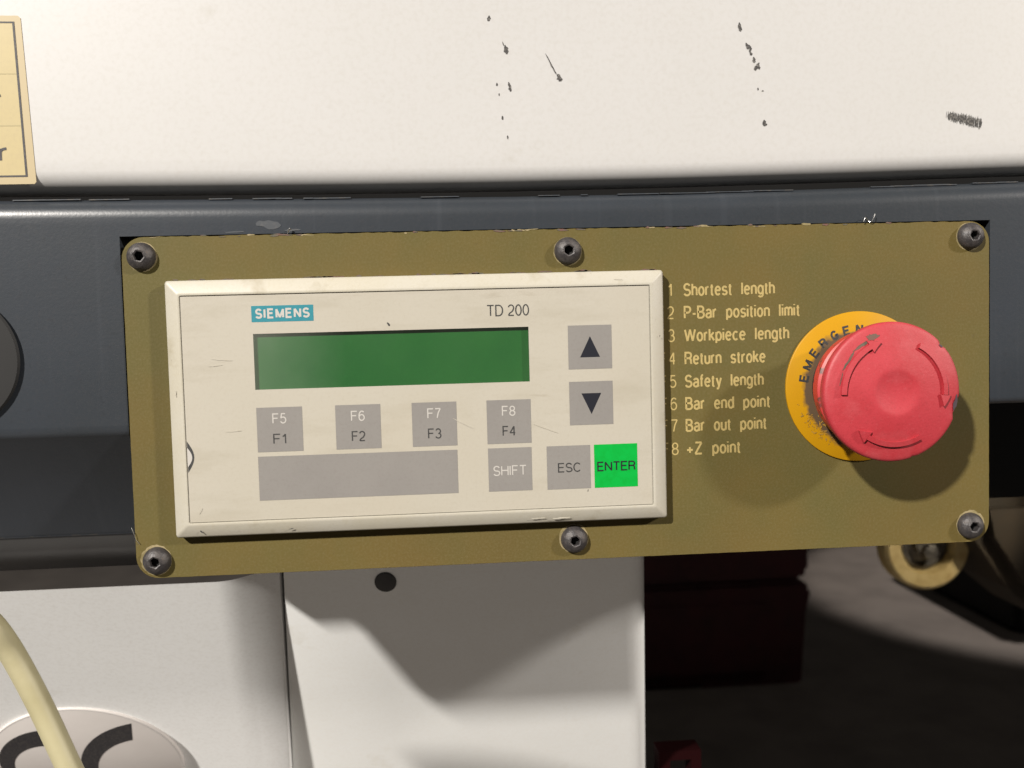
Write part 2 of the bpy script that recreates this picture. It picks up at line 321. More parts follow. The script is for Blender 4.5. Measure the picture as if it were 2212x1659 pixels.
def text(s_, x0, x1, y0, y1, z, m, parent, name='lettering', wt=0.42, rot=None, gap=0.20, space=0.42, xf=None):
    """flat print drawn as strokes: cap height y0..y1, fitted between x0 and x1"""
    x = 0; pls = []; xm = -1e9
    for ch in s_:
        if ch == ' ': x += space-gap; continue
        w_, st = G[ch]
        for p in st: pls.append([(x+a, b) for a, b in p])
        x += w_+gap+(0.03 if w_ == 0 else 0)
    xs_ = [p[0] for l in pls for p in l]; a, b = min(xs_), max(xs_)
    hh = (y1-y0)-wt; kx = ((x1-x0)-wt)/(b-a) if b > a else 1
    sp = []
    for l in pls:                                # sharp corners start a new stroke
        pts = [(x0+wt/2+(p[0]-a)*kx, y0+wt/2+p[1]*hh) for p in l]; cur = [l[0]]
        for k in range(1, len(l)-1):
            cur.append(l[k]); u = (pts[k][0]-pts[k-1][0], pts[k][1]-pts[k-1][1]); v = (pts[k+1][0]-pts[k][0], pts[k+1][1]-pts[k][1])
            lu, lv = math.hypot(*u), math.hypot(*v)
            if lu > 1e-5 and lv > 1e-5 and (u[0]*v[0]+u[1]*v[1])/lu/lv < -0.1: sp.append(cur); cur = [l[k]]
        cur.append(l[-1]); sp.append(cur)
    pls = sp; out = []
    for i, l in enumerate(pls):
        pts = [(x0+wt/2+(p[0]-a)*kx, y0+wt/2+p[1]*hh) for p in l]
        if rot:
            mx_, my = (x0+x1)/2, (y0+y1)/2; c_, q_ = math.cos(rot[2]), math.sin(rot[2])
            pts = [(rot[0]+(p[0]-mx_)*c_-(p[1]-my)*q_, rot[1]+(p[0]-mx_)*q_+(p[1]-my)*c_) for p in pts]
        out.append(ribbon(pts, wt, z+0.008*(i % 3)))
    vf = join(*out)
    return obj(name, xf(vf) if xf else vf, m, parent, auto=True)
def blob(cx_, cy, l, w_, deg, z, n=22, rough=0.35, taper=0.0, seed=0):
    rnd = random.Random(seed); p = []; a0 = math.radians(deg)
    for i in range(n):
        a = 2*math.pi*i/n; k = 1+rnd.uniform(-rough, rough)*0.6
        u = math.cos(a)*l/2; v = math.sin(a)*w_/2*k*(1-taper*math.cos(a))
        p.append((cx_+u*math.cos(a0)-v*math.sin(a0), cy+u*math.sin(a0)+v*math.cos(a0)))
    return prism(p, z-0.03, z+0.03)

# ------------------------------------------------------------------ upper white cover with its scuffs
gapT = [(-120.3,65.5),(-22.1,64.8),(29,64.8),(81.5,65.2),(135.5,66.0),(190.7,67.0)]
gapB = [(-120.4,63.3),(-22.2,62.4),(29,62.1),(81.5,62.2),(135.4,63.0),(190.7,64.1)]
def back(vf, d=4.0):
    k = (288.9+d)/288.9
    return [(6.317+(x-6.317)*k, 20.43+(y-20.43)*k, z-d) for x, y, z in vf[0]], vf[1]
XS = [-1400,-800,-400,-300,-220,-160]+[-120+10*i for i in range(32)]+[240,320,400,900,1800,3000,4200]
cover = thing('machine_cover', 'large white painted sheet cover above the blue-grey rail, with dark scuffs', 'panel', (0, 66, 0))
def pcover(x):
    b = interp(gapT, x); R_ = 5.5
    pts = [(1300, 0.0), (330, 0.0), (b+60, 0.0), (b+14, 0.0), (b+9, 0.0)]
    for i in range(9):
        a = math.radians(90*i/8); pts.append((b+R_-R_*math.sin(a), -R_+R_*math.cos(a)))
    pts += [(b, -14), (b+3, -30)]; return pts
obj('cover_sheet', back(sweep(XS, pcover)), m_white, cover, smooth=True)
SC = [(23.4,114.2,1.76,0.83,80),(28.3,105.0,2.78,1.20,100),(27.5,106.7,1.39,0.23,105),(29.1,94.0,2.96,0.83,102),(25.3,94.7,1.02,0.46,90),(25.9,91.7,0.74,0.37,90),(26.7,84.8,1.20,0.56,95),(28.1,79.0,1.11,0.42,95),(41.8,100.6,7.17,0.46,117),(44.2,96.6,2.41,1.39,115),(100.0,111.4,2.78,1.02,97),(102.2,105.7,2.13,0.83,110),(103.1,105.2,1.85,0.74,110),(103.2,103.7,1.85,0.83,110),(104.3,101.5,1.85,0.83,95),(105.2,99.5,2.78,0.93,60),(105.6,99.5,1.85,0.74,110),(105.4,92.7,0.83,0.37,90),(107.3,82.4,1.94,1.20,95),(106.9,92.1,0.65,0.37,0)]
for i, (a, b, l, w_, d) in enumerate(SC):
    obj('scuff_mark', back(blob(a, b, l, w_, d, 0.04+0.002*i, seed=i, rough=0.7, taper=0.35 if l > 1.5 else 0)), m_scuff, cover)
rub = []
for i in range(95):                              # rubbed dark patch at the far right, made of many short upright strokes
    u = (i+0.5)/95; x = 165.3+11.4*u; y = 84.2-2.7*u; h = random.uniform(1.6, 3.3)+0.5*u
    if random.random() < 0.10: continue
    rub.append(blob(x, y+random.uniform(-.35,.35), h, random.uniform(0.10,0.32), 83+random.uniform(-6,6), 0.05+0.0006*i, n=8, seed=i+50, rough=0.9))
obj('scuff_mark', back(join(*rub)), m_scuff, cover, label='short striped dark rub mark')

sticker = thing('label_sticker', 'aged yellow paper label with black ruled border at top left on the white cover', 'sticker', (-130, 90, 0))
P4 = lambda a: ([(x,y,z) for x,y,z in a], [tuple(range(len(a)))])
obj('paper', back(prism([(-170,67.2),(-110.4,67.2),(-109.9,67.8),(-111.9,114.6),(-112.6,115.3),(-170,115.8)], 0.0, 0.18)), m_stick2, sticker)
obj('printed_field', back(prism([(-170,69.5),(-112.4,69.5),(-113.9,113.4),(-170,113.7)], 0.1, 0.20)), m_stick, sticker)
def stroke(a, b, w_, z): 
    dx, dy = b[0]-a[0], b[1]-a[1]; L_ = math.hypot(dx, dy); nx, ny = -dy/L_*w_/2, dx/L_*w_/2
    return prism([(a[0]+nx,a[1]+ny),(b[0]+nx,b[1]+ny),(b[0]-nx,b[1]-ny),(a[0]-nx,a[1]-ny)], z-0.02, z)
obj('border_line', back(join(stroke((-170,69.5),(-112.35,69.5),0.5,0.25), stroke((-112.5,69.3),(-113.95,113.6),0.6,0.26), stroke((-114,113.4),(-170,113.7),0.45,0.27))), m_ink, sticker)
for y in (98.8, 84.0): obj('ruled_line', back(stroke((-170,y+.1),(-113.3 if y > 90 else -112.9,y),0.3,0.24)), m_line, sticker)
text('r', -119.9, -117.4, 73.7, 79.2, 0.28, m_ink, sticker, wt=0.75, xf=back)
text('r', -120.8, -118.2, 88.8, 94.4, 0.28, m_ink, sticker, wt=0.7, xf=back)

# ------------------------------------------------------------------ blue-grey rail with the cut-out for the plate
rail = thing('machine_rail', 'blue-grey enamelled steel rail running behind the khaki control plate', 'machine rail', (0, 20, -1))
ZR = -0.6
def ptop(x):
    b = interp(gapB, x); R_ = 6.0; pts = [(b-1.5, -26), (b-0.4, -R_-1.5)]
    for i in range(11):
        a = math.radians(90*i/10); pts.append((b-R_+R_*math.cos(a), ZR-R_+R_*math.sin(a)))
    pts += [(b-8, ZR), (51.6, ZR)]; return pts
def pext(x): return ptop(x)
parts = [sweep(XS, ptop)]
XL = [-1400,-800,-400,-300,-200,-160,-130,-110,-95,-87.4]
RF = 3.0
def pleft(x):
    pts = [(51.6, ZR), (20, ZR), (-4.0, ZR), (-6.0, ZR-0.2), (-7.4, ZR-1.2), (-8.6, ZR-2.6), (-40.2, -23.0), (-41.4, -23.6), (-42.2, -24.6), (-42.6, -26.0), (-47, -31.5), (-58.8, -54.0), (-59.0, -90)]
    return pts
parts.append(sweep(XL, pleft))
def pmid(x): return [(-56.5, -46.5), (-61.8, -53), (-62.2, -80)]
XR = [179.9, 200, 240, 300, 400, 1500, 4200]
def pright(x): return [(51.6, ZR), (10, ZR), (-4.5, ZR), (-5.8, ZR-0.5), (-6.6, ZR-1.8), (-6.8, -4), (-2, -60)]
parts.append(sweep(XR, pright))
# returns of the cut-out (sheet thickness)
parts.append(([(-87.4,51.6,ZR),(179.9,51.6,ZR),(179.9,51.6,-14),(-87.4,51.6,-14)], [(0,1,2,3)]))
parts.append(([(-87.4,51.6,ZR),(-87.4,-7,ZR),(-87.4,-38,-22),(-87.4,-38,-30),(-87.4,51.6,-30)], [(0,1,2,3,4)]))
parts.append(([(179.9,51.6,ZR),(179.9,-6,ZR),(179.9,-6,-30),(179.9,51.6,-30)], [(0,1,2,3)]))
obj('rail_body', join(*parts), m_blue, rail, smooth=True)
edge = []
rnd = random.Random(3)
for i in range(34):                              # worn bare spots along the top edge
    x = rnd.uniform(-125, 195); l = rnd.uniform(2, 14); b = interp(gapB, x)
    edge.append(box(x, x+l, b-0.25-rnd.uniform(0,0.12), b-0.02, ZR-4.2, ZR-3.2+rnd.uniform(0,0.3)))
edge.append(([(-400,-41.3,-23.45),(-87.6,-41.3,-23.45),(-87.6,-40.9,-23.25),(-400,-40.9,-23.25)], [(0,1,2,3)]))  # pale strip: highlight on the rail's lower lip put into the colour
obj('worn_edge_and_highlight', join(*edge), m_edge, rail)['kind'] = 'stuff'
obj('shade_backing', join(box(176, 420, -53, 30, -86, -82), box(-84, 176, -48, 48, -30, -24)), m_dark, rail)  # added black sheets stand in for the shade inside the openings
sm = []
for i, (x, y, l, w_, d) in enumerate([(-44,54.3,7.5,2.0,-4),(-37,52.5,5,.5,3),(-54,52.3,6,.4,2)]):
    sm.append(blob(x, y, l, w_, d, ZR+0.05+0.002*i, n=16, seed=400+i, rough=.9))
m_smear = mat('grease_smear', (0.042,0.048,0.056), 0.5, 0, (0.075,0.075,0.078), 330, 0.5, 0.72)
for q in sm: obj('grease_smear', q, m_smear, rail)
rk = thing('black_cap', 'round flat black plastic cap on the blue-grey rail, cut off by the left frame edge', 'cap', (-134, 16.2, 0))
obj('cap_body', lathe(-137.6, 16.2, [(9,ZR),(9,-0.5),(18.5,-0.5),(20.2,-0.2),(20.5,0.4),(19.9,1.0),(15,1.4),(4,1.5)], 64), m_dark, rk, smooth=True)

# ------------------------------------------------------------------ khaki control plate, its print and screws
plate = thing('control_plate', 'khaki metal control plate with yellow printed legend and six socket screws', 'control plate', (46, 0, 0))
X0, X1, Y0, Y1 = -86.9, 179.3, -50.6, 51.25
rr = rrect(X0, X1, Y0, Y1, 6.5, 8)
# slightly ragged outline
dense = []
rnd = random.Random(11)
for (a, b) in zip(rr, rr[1:]+rr[:1]):
    L_ = math.hypot(b[0]-a[0], b[1]-a[1]); k = max(1, int(L_/1.6))
    for i in range(k):
        t = i/k; q = 0.07*rnd.uniform(-1,1)*(2.0 if (a[1]+b[1])/2 > 50 else 0.5)
        x = a[0]+(b[0]-a[0])*t; y = a[1]+(b[1]-a[1])*t
        dense.append((x+(q if abs(b[0]-a[0]) < 1e-6 else 0), y+(q if abs(b[1]-a[1]) < 1e-6 else 0)))
obj('plate_sheet', loops([[(x,y,-2.0) for x,y in dense], [(x,y,-0.12) for x,y in dense], [(x*0.9994+0.03,y*0.9985,0.0) for x,y in dense]], True, True), m_khaki, plate)
LEG = [('1','Shortest length',30.0,110.0),('2','P-Bar position limit',23.0,118.0),('3','Workpiece length',15.95,114.4),('4','Return stroke',8.85,106.8),('5','Safety length',1.75,106.1),('6','Bar end point',-5.2,108.2),('7','Bar out point',-12.0,107.0),('8','+Z point',-19.2,98.6)]
for i, (n_, s_, y, xe) in enumerate(LEG):
    xo = 0.12*i
    sk = lambda o: o
    text(s_, 81.1, xe, y-0.1, y+4.0, 0.05, m_gold, plate, wt=0.60, space=1.02, gap=0.22)
    text('F', 72.9+xo, 74.9+xo, y, y+4.0, 0.05, m_gold, plate, wt=0.4)
    text(n_, (76.3 if n_ == '1' else 75.75)+xo, (77.5 if n_ == '1' else 77.95)+xo, y, y+4.0, 0.05, m_gold, plate, wt=0.42)

def hexmod(r, z, a):
    if r < 1.75:
        t = (a % (math.pi/3))-math.pi/6; return (1.32/math.cos(t))*(r/1.32), z
    return r, z
def screw(x, y, rot, first=None):
    if first is None:
        t = bpy.data.objects.new('socket_screw', None)
    R_ = 4.15
    prof = [(R_,0.02),(R_,0.5)]+[(R_*math.cos(a), 0.5+3.0*math.sin(a)) for a in [math.radians(q) for q in (12,24,36,48,58,64)]]+[(1.70,3.25),(1.32,3.1),(1.30,1.0),(0.3,0.8)]
    o = obj('screw', lathe(x, y, prof, 48, lambda r, z, a: hexmod(r, z, a+rot)), m_steel, plate, smooth=True, origin=(x,y,0))
    obj('socket', lathe(x, y, [(1.26,1.12),(0.2,1.10)], 24, close_first=False), m_dark, o)
    return o
for i, (x, y) in enumerate([(-81.1,45.5),(45.5,44.6),(172.9,46.6),(-80.7,-45.2),(45.4,-44.2),(172.8,-45.2)]):
    screw(x, y, 0.4*i+0.2)
    rnd = random.Random(i); pr = []
    k = 40; a_, b_ = [], []
    for j in range(k):
        an = 2*math.pi*j/k; w_ = (0.45 if i in (3,4,5) else 0.25)*(1+0.7*math.sin(an*1.0+2+i))*rnd.uniform(0.7,1.3)
        a_.append((x+3.9*math.cos(an), y+3.9*math.sin(an), 0.03)); b_.append((x+(4.15+w_)*math.cos(an), y+(4.15+w_)*math.sin(an), 0.03))
    obj('dust_ring', loops([a_, b_]), m_ring, plate)

eg = []
rnd = random.Random(31)
for i in range(44):
    x = rnd.choice([rnd.uniform(-80,170), rnd.gauss(-40,8), rnd.gauss(95,16), rnd.gauss(30,12)])
    if not -80 < x < 170: continue
    eg.append(blob(x, 51.15+rnd.uniform(-.3,.25), rnd.uniform(.8,4.5), rnd.uniform(.15,.6), rnd.uniform(-5,5), 0.05+0.001*i, n=9, seed=i+300, rough=.9))
obj('edge_grime', join(*eg[:16]), m_ring, plate)['kind'] = 'stuff'
obj('edge_grime', join(*eg[16:]), m_grime, plate)['kind'] = 'stuff'

# hidden mount box behind the plate, added to block light into the opening
obj('rear_box', box(-70, 168, -42, 44, -23, -2.2), m_dark, plate)

# ------------------------------------------------------------------ operator display
term = thing('operator_display', 'cream plastic operator display with green screen and membrane keys, left on the khaki plate', 'display unit', (0, 0, 0))
obj('bezel', frame_rect(-74, 74, -38, 38, [(0.5,0.05),(0.0,0.5),(0,3.0),(0.15,3.5),(0.55,3.85),(3.6,5.25),(4.1,5.38),(4.45,5.3),(4.58,4.9),(4.62,3.2),(4.9,3.0)], 0.9, 3), m_cream, term, smooth=True)
MX0, MX1, MY0, MY1 = -69.28, 69.32, -33.25, 33.25
LX0, LX1, LY0, LY1 = -48.8, 32.45, 5.4, 21.85
a_ = [(MX0,MY0),(MX1,MY0),(MX1,MY1),(MX0,MY1)]; b_ = [(LX0,LY0),(LX1,LY0),(LX1,LY1),(LX0,LY1)]
memb = obj('membrane', loops([[(x,y,3.3) for x,y in a_],[(x,y,5.0) for x,y in a_],[(x,y,5.0) for x,y in b_],[(x,y,4.6) for x,y in b_]]), m_memb, term)
# worn flap at the left rim of the membrane
arc = [(-69.15+1.9*math.sin(math.pi*i/14), -9.2-9.2*i/14) for i in range(15)]
arc2 = [(-69.15+1.35*math.sin(math.pi*i/14)-0.02, -11.0-5.8*i/14) for i in range(15)]
obj('lifted_flap', prism(arc, 4.9, 5.05), m_dprint, term, label='dark rimmed lifted spot at the left membrane edge')
obj('flap_film', prism(arc2, 4.9, 5.10), m_wprint, term)
obj('screen', join(box(LX0-1, LX1+1, LY0-1, LY1+1, 3.1, 3.7)), m_lcd, term)
obj('screen_recess', loops([[(x,y,4.6) for x,y in b_],[(x,y,3.7) for x,y in b_]]), m_lcdw, term)
obj('window_film', P4([(LX0,LY0,4.92),(LX1,LY0,4.92),(LX1,LY1,4.92),(LX0,LY1,4.92)]), m_film, term)
bd = obj('brand_badge', box(-49.0,-31.05,25.3,30.05,4.9,5.05), m_teal, term)
text('SIEMENS', -47.9,-32.1,26.25,29.25,5.09,m_wprint,bd,wt=0.60,gap=0.36)
text('TD 200', 20.0,32.75,25.2,28.65,5.05,m_dprint,term,wt=0.36,space=0.52,gap=0.18)
def key(x0, x1, y0, y1, m=m_key, lab=None): return obj('key', box(x0,x1,y0,y1,4.9,5.06), m, term, label=lab)
zt = 5.10
for k, (x, lo, up) in enumerate([(-48.75,'F1','F5'),(-25.75,'F2','F6'),(-3.15,'F3','F7'),(19.2,'F4','F8')]):
    kk = key(x, x+13.3, -13.1, 0.1); c_ = x+6.6
    text(up, c_-2.05, c_+2.05, -4.8, -1.7, zt, m_wprint, kk, wt=0.36)
    text(lo, c_-2.0, c_+(1.75 if lo == 'F1' else 2.0), -10.85, -7.75, zt, m_dprint, kk, wt=0.36)
key(-48.8, 10.05, -27.5, -14.4, lab='wide blank grey strip')
k1 = key(19.25, 32.4, -27.5, -14.4); text('SHIFT', 20.7, 30.8, -22.85, -19.75, zt, m_wprint, k1, wt=0.36)
k2 = key(37.0, 50.25, -27.6, -14.4); text('ESC', 40.3, 47.2, -22.5, -19.6, zt, m_dprint, k2, wt=0.36)
k3 = key(51.45, 64.7, -27.6, -14.4, m_green, 'bright green key'); text('ENTER', 52.3, 64.1, -22.6, -19.65, zt, m_dprint2, k3, wt=0.42)
k4 = key(44.3, 57.55, 8.65, 21.85); obj('arrow_symbol', prism([(47.85,12.2),(53.9,12.2),(50.95,18.5)], 5.0, 5.1), m_dprint2, k4)
k5 = key(44.3, 57.55, -8.25, 4.9); obj('arrow_symbol', prism([(48.0,1.3),(50.95,-5.0),(54.0,1.3)], 5.0, 5.1), m_dprint2, k5)
for i, (a, b, l, w_, d) in enumerate([(-9.2,23.7,1.3,0.45,125),(-58,14.5,6,0.25,-6),(-60,12.8,4,0.2,4),(12,-6.5,7,0.25,-28),(37,-9,8,0.22,-22),(-66,-30,2,0.25,60),(22,34.9,3,0.25,2),(60,35.3,2.5,0.3,-4),(-71.8,5,2,0.25,88),(49.3,-28.3,0.8,0.12,75),(-66.2,-36.1,1.0,0.4,-50),(-55.5,-6.6,4.5,0.35,2),(72.3,18,0.5,0.2,80),(34,-36.2,4.5,0.25,2),(41,-36.4,5.5,0.35,2),(-40,-36.3,1.5,0.2,10)]):
    obj('dirt_speck', blob(a, b, l, w_, d, 5.08 if abs(b) < 33 else 4.95, seed=90+i, rough=0.8), m_soil if l > 1.9 else m_dprint, term)
drt = []
rnd = random.Random(5)
for i in range(90):                               # grime caught round the bezel foot
    s_ = rnd.random()
    if s_ < .45: x = rnd.uniform(-72,74); drt.append(blob(x, 38.15+rnd.uniform(0,.35), rnd.uniform(1,5), rnd.uniform(.2,.7), 0, 0.04, n=10, seed=i, rough=.9))
    else: y = rnd.uniform(-37,38); drt.append(blob(74.2+rnd.uniform(0,.4), y, rnd.uniform(1,4), rnd.uniform(.2,.7), 90, 0.04, n=10, seed=i, rough=.9))
obj('caught_grime', join(*drt), m_grime, term)['kind'] = 'stuff'

# ------------------------------------------------------------------ emergency stop button
EX, EY = 136.4, 0.45
stop = thing('emergency_stop_button', 'red mushroom emergency stop button over a yellow disc on the khaki plate', 'emergency button', (EX, EY, 0))
dd = obj('legend_disc', lathe(EX, EY, [(23.5,0.02),(23.5,0.7),(23.2,0.9),(3,0.9)], 96), m_disc, stop, smooth=True, origin=(EX,EY,0.9))
for ch, an in zip('EMERGENCY', (170,156.5,142.8,129.4,116,102.8,89.5,76.5,63.5)):
    a = math.radians(an)
    text(ch, 0, 2.4 if ch not in 'M' else 3.0, -1.55, 1.55, 0.94, m_dprint, dd, wt=0.66, rot=(EX+18.0*math.cos(a), EY+18.0*math.sin(a), a-math.pi/2))
fl_ = []
rnd = random.Random(21)
for i in range(60):
    a = math.radians(rnd.gauss(222, 11)); r = rnd.uniform(16.0, 20.6); sz = rnd.uniform(0.15, 0.8)
    fl_.append(blob(EX+r*math.cos(a), EY+r*math.sin(a), sz*1.6, sz*0.6, rnd.uniform(0,180), 0.96+0.001*i, n=8, seed=i, rough=.9))
o_ = obj('oily_flecks', join(*fl_), mat('oily_fleck', (0.40,0.21,0.012), 0.6, 0, (0.24,0.135,0.025), 900, 0.4, 0.65), dd); o_['kind'] = 'stuff'
obj('collar', lathe(EX, EY, [(15.2,0.9),(15.2,5.5),(14,6)], 72), m_black, stop, smooth=True)
obj('skirt', lathe(EX, EY, [(14.0,5.0),(17.4,7.0),(17.8,8.5),(17.8,11.5),(16.8,12.2),(16.8,14)], 96), m_redd, stop, smooth=True)
DX, DY = 1.2, -0.6                              # the mushroom sits a little off centre, leaning to the lower right
EX0, EY0 = EX, EY
EX, EY = EX+DX, EY+DY
def cap_z(r):
    if r <= 6.3: return 22.3+0.75*(r/6.3)**2
    if r <= 7.0: return 23.05
    t = (r-7.0)/(20.0-7.0); return 23.05-2.6*t**1.25
NI = [(-15,9,1.5),(42,3.5,0.7),(-72,3,0.4),(36,2,0.3)]
def capmod(r, z, a):
    if r > 17:
        d = math.degrees(a); d = d-360 if d > 180 else d
        for c0, wd, dep in NI:
            t = abs(d-c0)/wd
            if t < 1: r -= dep*(1-t*t)*(0.7+0.3*math.sin(d*3))*(r-17)/3.6
    return r, z
R_ = 20.5
prof = [(13,12.3),(17.6,13.0),(19.8,15.5),(20.55,17.8),(20.6,19.4),(20.5,19.95),(20.2,20.3)]+[(r, cap_z(r)) for r in (19.6,18.6,17.5,16,14,12,10,8.5,7.6,7.0,6.5,5.9,5,3.5,1.5,0.2)]
cap = obj('knob', lathe(EX, EY, prof, 144, capmod), m_red, stop, smooth=True)
def arrow(a_tail, a_tip, r0, wd=1.75, hw=4.2, hl=12.5, lift=0.85, grow=0.0, z_off=0.0):
    """raised curved arrow following the cap; returns a closed mesh"""
    pts_o, pts_i = [], []; n = 26; sgn = -1
    a_head = a_tip+hl
    for i in range(n+1):
        a = math.radians(a_tail+(a_head-a_tail)*i/n)
        pts_o.append((r0+wd/2+grow, a)); pts_i.append((r0-wd/2-grow, a))
    n2 = 7; ho, hi = [], []
    for i in range(n2+1):
        t = i/n2; a = math.radians(a_head+(a_tip-a_head)*t); h = (hw/2+grow)*(1-t)+0.12
        ho.append((r0+h, a)); hi.append((r0-h, a))
    O = pts_o+ho; I = pts_i+hi; N_ = len(O); V = []; F = []
    for r, a in O+I:
        V.append((EX+r*math.cos(a), EY+r*math.sin(a), cap_z(r)-0.3))
    for r, a in O+I:
        rt = r0+(r-r0)*0.82
        V.append((EX+rt*math.cos(a), EY+rt*math.sin(a), cap_z(r0)+lift*0.999+z_off-(abs(r-r0)*0.10)+(cap_z(r)-cap_z(r0))*0.9))
    for i in range(N_-1):
        F.append((2*N_+i, 2*N_+i+1, 3*N_+i+1, 3*N_+i))
        F.append((i, i+1, 2*N_+i+1, 2*N_+i)); F.append((N_+i, 3*N_+i, 3*N_+i+1, N_+i+1))
    F.append((0, 2*N_, 3*N_, N_)); F.append((N_-1, 2*N_-1, 4*N_-1, 3*N_-1))
    return V, F
for at, ap in ((181,106),(61,-17),(-61,-135)):
    obj('arrow_relief', arrow(at, ap, 15.3), m_red, cap, smooth=False)
    obj('arrow_outline', arrow(at, ap, 15.35, lift=0.10, grow=0.42 if at < 100 else 0.5), m_grime if at > 100 else m_redline, cap)  # grime round the first arrow, plain dark red outline round the others
def capblob(r, deg, l, w_, rot, seed, m):
    a = math.radians(deg); x, y = EX+r*math.cos(a), EY+r*math.sin(a)
    v, f = blob(x, y, l, w_, rot, 0, seed=seed, rough=0.8)
    v = [(q[0], q[1], cap_z(min(20.2, math.hypot(q[0]-EX, q[1]-EY)))+0.06+q[2]) for q in v]
    obj('grime_spot', (v, f), m, cap)
capblob(16.9, 124, 6.5, 0.75, 33, 1, m_grime); capblob(17.4, 110, 3.8, 1.3, 10, 2, m_grime); capblob(17.6, 113, 1.6, 2.2, 60, 12, m_grime); capblob(16.6, 145, 6.5, 0.6, 57, 3, m_grime); capblob(16.4, 165, 4.0, 0.3, 76, 8, m_grime)
capblob(19.3, -11, 5.0, 1.0, 78, 4, m_chipd); capblob(19.6, 42, 1.3, 0.5, -40, 5, m_chipd)

# ------------------------------------------------------------------ lower panels: both lean back towards the floor
TH = math.atan(0.7); CT, ST = math.cos(TH), math.sin(TH)
def slope(vf):                                   # (x, t, lift): t up along the leaning face, lift out of it
    return [(x, -66+t*CT-l*ST, -60+t*ST+l*CT) for x, t, l in vf[0]], vf[1]
def slope_d(vf, s_=0.65):                        # the door leans less than the panel
    a = math.atan(s_); c_, q_ = math.cos(a), math.sin(a)
    return [(x, -66+t*c_-l*q_, -60+t*q_+l*c_) for x, t, l in vf[0]], vf[1]
door = thing('cabinet_door', 'white cabinet door at lower left below the blue-grey rail', 'cabinet door', (-180, -120, -90))
fold = lambda t: (-72.9+0.065*t, max(1.2, 5.8+0.035*t))
seamx = lambda t: -55.3+0.0863*t
seamp = lambda t: -54.2+0.0935*t
V_, F_ = [], []
ts = [4]+[0-6*i for i in range(0, 34)]
for t in ts:
    xf, h = fold(t); xs_ = seamx(t); r = 4.5
    row = [(-1400, h), (-200, h), (-120, h), (xf-14, h), (xf-r, h)]
    dx = xs_-xf; sl = -h/dx
    for k in range(1, 6):
        u = k/6; row.append((xf-r+2*r*u, h+sl*r*u*u))
    row += [(xf+r, h+sl*r)] if xf+r < xs_-2 else []
    while len(row) < 11: row.append((xs_-2, 1.0))
    row += [(xs_-0.9, 0.35), (xs_-0.2, -0.1), (xs_, -1.0), (xs_, -20)]
    V_ += [(a, t, b) for a, b in row]
nc = len(row)
for r in range(len(ts)-1):
    for k in range(nc-1): F_.append((r*nc+k, r*nc+k+1, (r+1)*nc+k+1, (r+1)*nc+k))
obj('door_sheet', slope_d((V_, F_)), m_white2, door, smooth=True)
pan = thing('lower_panel', 'white sheet panel under the plate, right of the dark seam, carrying a black plug', 'panel', (14, -110, -80))
xr = lambda t: 81.0-0.112*t
V_, F_ = [], []
for t in ts:
    e = xr(t); q = seamp(t)
    row = [(q, -20), (q, -1.0), (q+0.25, -0.2), (q+1.0, 0), (-20, 0), (20, 0), (50, 0), (e-9, 0), (e-6.0, -0.25), (e-4.0, -0.9), (e-2.2, -2.0), (e-0.9, -3.6), (e-0.2, -5.4), (e, -8), (e-4, -50)]
    V_ += [(a, t, b) for a, b in row]
cols = len(row)
for r in range(len(ts)-1):
    for k in range(cols-1): F_.append((r*cols+k, r*cols+k+1, (r+1)*cols+k+1, (r+1)*cols+k))
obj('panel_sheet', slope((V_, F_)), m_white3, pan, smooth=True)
obj('seam_gap', slope(([(seamx(t)+dx, t, -6) for t in (ts[0], ts[-1]) for dx in (-3, 4)], [(0,1,3,2)])), m_dark, pan)
obj('hole_plug', slope(([(x, -6.7+(t+8.4)*1.32, l) for x, t, l in lathe(-17.3, -8.4, [(4.05,-1),(4.05,0.4),(3.6,0.7),(0.3,0.7)], 40)[0]], lathe(-17.3, -8.4, [(4.05,-1),(4.05,0.4),(3.6,0.7),(0.3,0.7)], 40)[1])), m_black, pan, smooth=True)

badge = thing('round_badge', 'round silver emblem with black curved letters at the bottom of the cabinet door', 'emblem', (-148, -150, -110))
bcx, bcy, br = -147.6, -105.8, 38.8
BL = 4.5
def lift(vf, dz): return [(x, y, z+dz) for x, y, z in vf[0]], vf[1]
obj('badge_disc', slope_d(lathe(bcx, bcy, [(br,1),(br,BL-.3),(br-0.5,BL),(1,BL)], 120)), m_silver, badge, smooth=True)
obj('rim', slope_d(lathe(bcx, bcy, [(br-0.5,BL+.01),(br-0.42,BL+.04),(br-0.2,BL+.04),(br-0.05,BL-.1)], 120, close_first=False, close_last=False)), mat('pale_rim', (0.58,0.55,0.53), 0.45, 0.1), badge, smooth=True)
def carc(c0, r0, c1, r1, a0, a1, z, n=40):
    o_ = [(c1[0]+r1*math.cos(math.radians(a0+(a1-a0)*i/n)), c1[1]+r1*math.sin(math.radians(a0+(a1-a0)*i/n))) for i in range(n+1)]
    i_ = [(c0[0]+r0*math.cos(math.radians(a0+(a1-a0)*i/n)), c0[1]+r0*math.sin(math.radians(a0+(a1-a0)*i/n))) for i in range(n+1)]
    V = [(x,y,z) for x,y in o_+i_]; return V, [(i, n+1+i, n+2+i, i+1) for i in range(n)]
obj('lettering', slope_d(carc((-121.5,-111.5), 22.6, (-117.7,-110.4), 32.9, 101, 250, BL+.1)), m_ink, badge, auto=True)
obj('lettering', slope_d(carc((-161.4,-105.4), 15.4, (-157.8,-103.6), 24.3, 82, 262, BL+.1)), m_ink, badge, auto=True)

